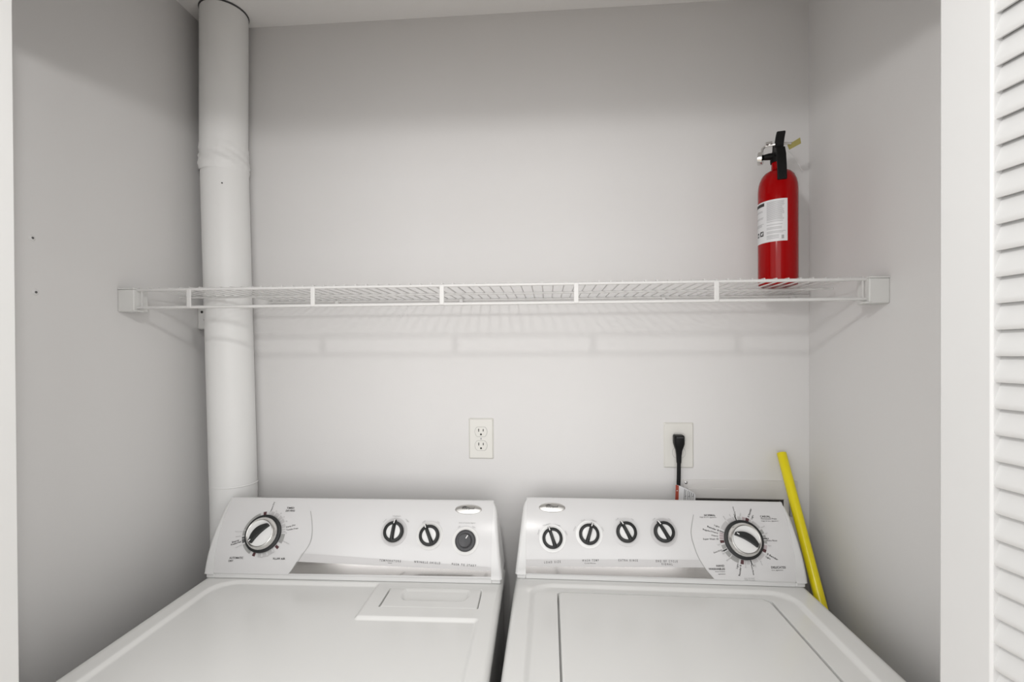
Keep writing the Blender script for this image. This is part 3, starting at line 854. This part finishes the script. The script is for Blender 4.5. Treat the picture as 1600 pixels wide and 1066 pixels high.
def top_sheet(root, w, y0, y1, fz, xb, yb_, name='top', r=.010, step=.006):
    """sheet-metal top as a height field; xb, yb_ = extra grid lines where the form turns"""
    def lines(a, b_, extra):
        n = int((b_ - a) / step); L = [a + (b_ - a) * i / n for i in range(n + 1)] + [e for e in extra if a < e < b_]
        L = sorted(L); o = [L[0]]
        for q in L[1:]:
            if q - o[-1] > 2e-4: o.append(q)
        return o
    X = lines(0, w, xb); Y = lines(y0, y1, yb_)
    def edge(x, y):
        d = min(x, w - x, y - y0)
        return 0 if d >= r else -r + sqrt(max(0, r * r - (r - d) ** 2))
    b = MB(); nx, ny = len(X), len(Y)
    v = [(x, y, fz(x, y) + edge(x, y)) for y in Y for x in X]
    f = [(j * nx + i, j * nx + i + 1, (j + 1) * nx + i + 1, (j + 1) * nx + i) for j in range(ny - 1) for i in range(nx - 1)]
    # skirt
    def skirt(idx):
        base = len(v)
        for k in idx: p = v[k]; v.append((p[0], p[1], .893))
        for q in range(len(idx) - 1): f.append((idx[q], base + q, base + q + 1, idx[q + 1]))
    skirt([i for i in range(nx)]); skirt([j * nx + nx - 1 for j in range(ny)]); skirt([(ny - 1) * nx + i for i in range(nx - 1, -1, -1)]); skirt([j * nx for j in range(ny - 1, -1, -1)])
    b.add(v, f)
    return b.build(name, 'enamel', root, smooth=50, flip=False)

def sd_rr(x, y, x0, x1, y0, y1, r):
    qx = abs(x - (x0 + x1) / 2) - (x1 - x0) / 2 + r; qy = abs(y - (y0 + y1) / 2) - (y1 - y0) / 2 + r
    return min(max(qx, qy), 0) + sqrt(max(qx, 0) ** 2 + max(qy, 0) ** 2) - r

YF = -.475                                 # front of the cabinets, measured from the console foot
def cabinet(root, w, yb):
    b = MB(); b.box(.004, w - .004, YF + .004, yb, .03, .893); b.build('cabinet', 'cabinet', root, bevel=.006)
    for x in (.06, w - .06):
        for y in (YF + .06, yb - .06):
            b = MB(); b.lathe([(.022, 0), (.024, .006), (.012, .012), (.010, .034)], 16, Matrix.Translation((x, y, 0))); b.build('foot', 'black', root)

# -------- dryer
def dryer():
    w, yb = .738, .098
    root = thing('dryer', 'white dryer with lint lid and three small knobs, in front of the round duct', 'dryer', (.1421, -.2215, 0), .0212)
    cabinet(root, w, yb)
    def fz(x, y):
        d = sd_rr(x, y, .046, .6955, -.80, -.006, .055)
        rec = 1 - sstep(-.006, .006, d)
        lint = sd_rr(x, y, .4385, .80, -.1470, .20, .006)
        rec *= sstep(-.005, .005, lint)
        z = .9168 - .0062 * rec
        pit = sd_rr(x, y, .4745, .6935, -.1075, -.0225, .004)
        if pit < 0: z -= .012
        return z
    e = []
    xb = [.046 + k * .0015 for k in range(-4, 5)] + [.6955 + k * .0015 for k in range(-4, 5)] + [.4385 + k * .0015 for k in range(-4, 5)] + [.4741, .4746, .6934, .6939, .002, .004]
    yb_ = [-.147 + k * .0015 for k in range(-4, 5)] + [-.006 + k * .0015 for k in range(-5, 5)] + [-.1079, -.1074, -.0226, -.0221]
    top_sheet(root, w, YF, yb, fz, xb, yb_)
    # lint screen lid with a scooped finger grip
    b = MB(); X0, X1, Y0, Y1 = .4766, .6914, -.1065, -.0232; nx, ny = 110, 44
    v = []
    for j in range(ny + 1):
        for i in range(nx + 1):
            x = X0 + (X1 - X0) * i / nx; y = Y0 + (Y1 - Y0) * j / ny
            hx = .084 - .016 * abs((y + .046) / .03) ** 2
            d = max(abs(x - .588) - hx, abs(y + .050) - .0275)
            ell = 1 - sstep(-.012, .001, d + .004 * max(0, abs(x - .588) - .06) / .02)
            z = .9166 - .0085 * ell * (1 - sstep(-.076, -.020, y) * .75)
            ed = min(x - X0, X1 - x, y - Y0)
            if ed < .0025: z -= .0025 - sqrt(max(0, .0025 ** 2 - (.0025 - ed) ** 2))
            v.append((x, y, z))
    f = [(j * (nx + 1) + i, j * (nx + 1) + i + 1, (j + 1) * (nx + 1) + i + 1, (j + 1) * (nx + 1) + i) for j in range(ny) for i in range(nx)]
    n0 = len(v); idx = [i for i in range(nx + 1)] + [j * (nx + 1) + nx for j in range(1, ny + 1)] + [ny * (nx + 1) + i for i in range(nx - 1, -1, -1)] + [j * (nx + 1) for j in range(ny - 1, 0, -1)]
    for k in idx: v.append((v[k][0], v[k][1], .9052))
    m_ = len(idx)
    for q in range(m_): f.append((idx[q], n0 + q, n0 + (q + 1) % m_, idx[(q + 1) % m_]))
    b.add(v, f); b.build('lint_lid', 'enamel', root, smooth=50, flip=False)
    b = MB(); b.box(.10, w - .10, YF - .022, YF + .004, .22, .80); b.build('door', 'plastic', root, bevel=.012, seg=3)
    arc = [(.2462, .1497), (.2578, .1197), (.2635, .095), (.2618, .0718), (.2464, .0452), (.2330, .0240), (.2150, .0005)]
    bands = [((.3712, .0437, .0269), (.7115, .0262, .0178)), ((.3712, .0269, .0030), (.7115, .0178, .0046))]
    pan = console(root, w, yb, arc, bands, 0)
    lettering(pan, DT, DDOT); dial_print(pan, DSEG)
    dial(root, DSEG[0], 48.7, 1)
    knob(root, .4691, .1022, 86, 'greyband'); knob(root, .5586, .0951, 116, 'ringsoft'); knob(root, .6476, .0846, 58, 'ringsoft', 'push')
    badge(root, .6495, .1589, DT)
    return root
dryer()

# -------- washer
def washer():
    w, yb = .6857, .122
    root = thing('washer', 'white top-loading washer with four small knobs and a hinged lid, beside the yellow pole', 'washing machine', (.9087, -.1742, 0), -.0028)
    cabinet(root, w, yb)
    LX0, LX1, LY0, LY1 = .1030, .5785, -.445, -.0420
    def chamf(x, y, g):
        return max(LX0 - g - x, x - LX1 - g, y - LY1 - g, LY0 - g - y, (x - LX1 + y - LY1) / 1.414 + .0105 - g, (LX0 - x + y - LY1) / 1.414 + .006 - g)
    def fz(x, y):
        d = sd_rr(x, y, .044, .633, -.80, -.0185, .05)
        z = .9168 - .0062 * (1 - sstep(-.007, .007, d))
        if chamf(x, y, .0016) < 0: z -= .016
        return z
    xb = [.044 + k * .0017 for k in range(-4, 5)] + [.633 + k * .0017 for k in range(-4, 5)] + [LX0 - .0019, LX0 - .0014, LX1 + .0014, LX1 + .0019] + [LX1 - .012 + k * .0012 for k in range(10)] + [LX0 + k * .001 for k in range(8)]
    yb_ = [-.0185 + k * .0017 for k in range(-4, 5)] + [LY1 + .0013, LY1 + .0019, LY0 - .0014, LY0 - .0019] + [LY1 - .012 + k * .0012 for k in range(10)]
    top_sheet(root, w, YF, yb, fz, xb, yb_)
    # lid: chamfered slab with softly rolled edges
    o = [(LX0 + .002, LY0), (LX1 - .0016, LY0), (LX1 - .0016, LY1 - .0145), (LX1 - .0145, LY1), (LX0 + .0095, LY1), (LX0 + .002, LY1 - .0075)]
    b = MB(); b.loft([[Vector((x, y, z)) for x, y in o] for z in (.8975, .9112)])
    b.build('lid', 'enamel', root, bevel=.0035, seg=3)
    arc = [(.4400, .1470), (.4293, .1138), (.4272, .096), (.4293, .0802), (.4369, .0523), (.4523, .0248), (.4726, .0005)]
    bands = [((.4361, .0434, .0262), (.026, .0330, .0172)), ((.4361, .0262, .0012), (.026, .0172, .0008))]
    pan = console(root, w, yb, arc, bands, 1)
    lettering(pan, WT, WDOT); dial_print(pan, WSEG)
    dial(root, WSEG[0], -29.5, 1)
    for (u, s), a, rm in (((.0915, .0831), 109.8, 'ringwhite'), ((.1814, .0942), 71.6, 'ringwhite'), ((.2721, .1011), 116.4, 'panel'), ((.3624, .1036), 118.7, 'greyband')):
        knob(root, u, s, a, rm)
    badge(root, .0910, .1571, WT)
washer()
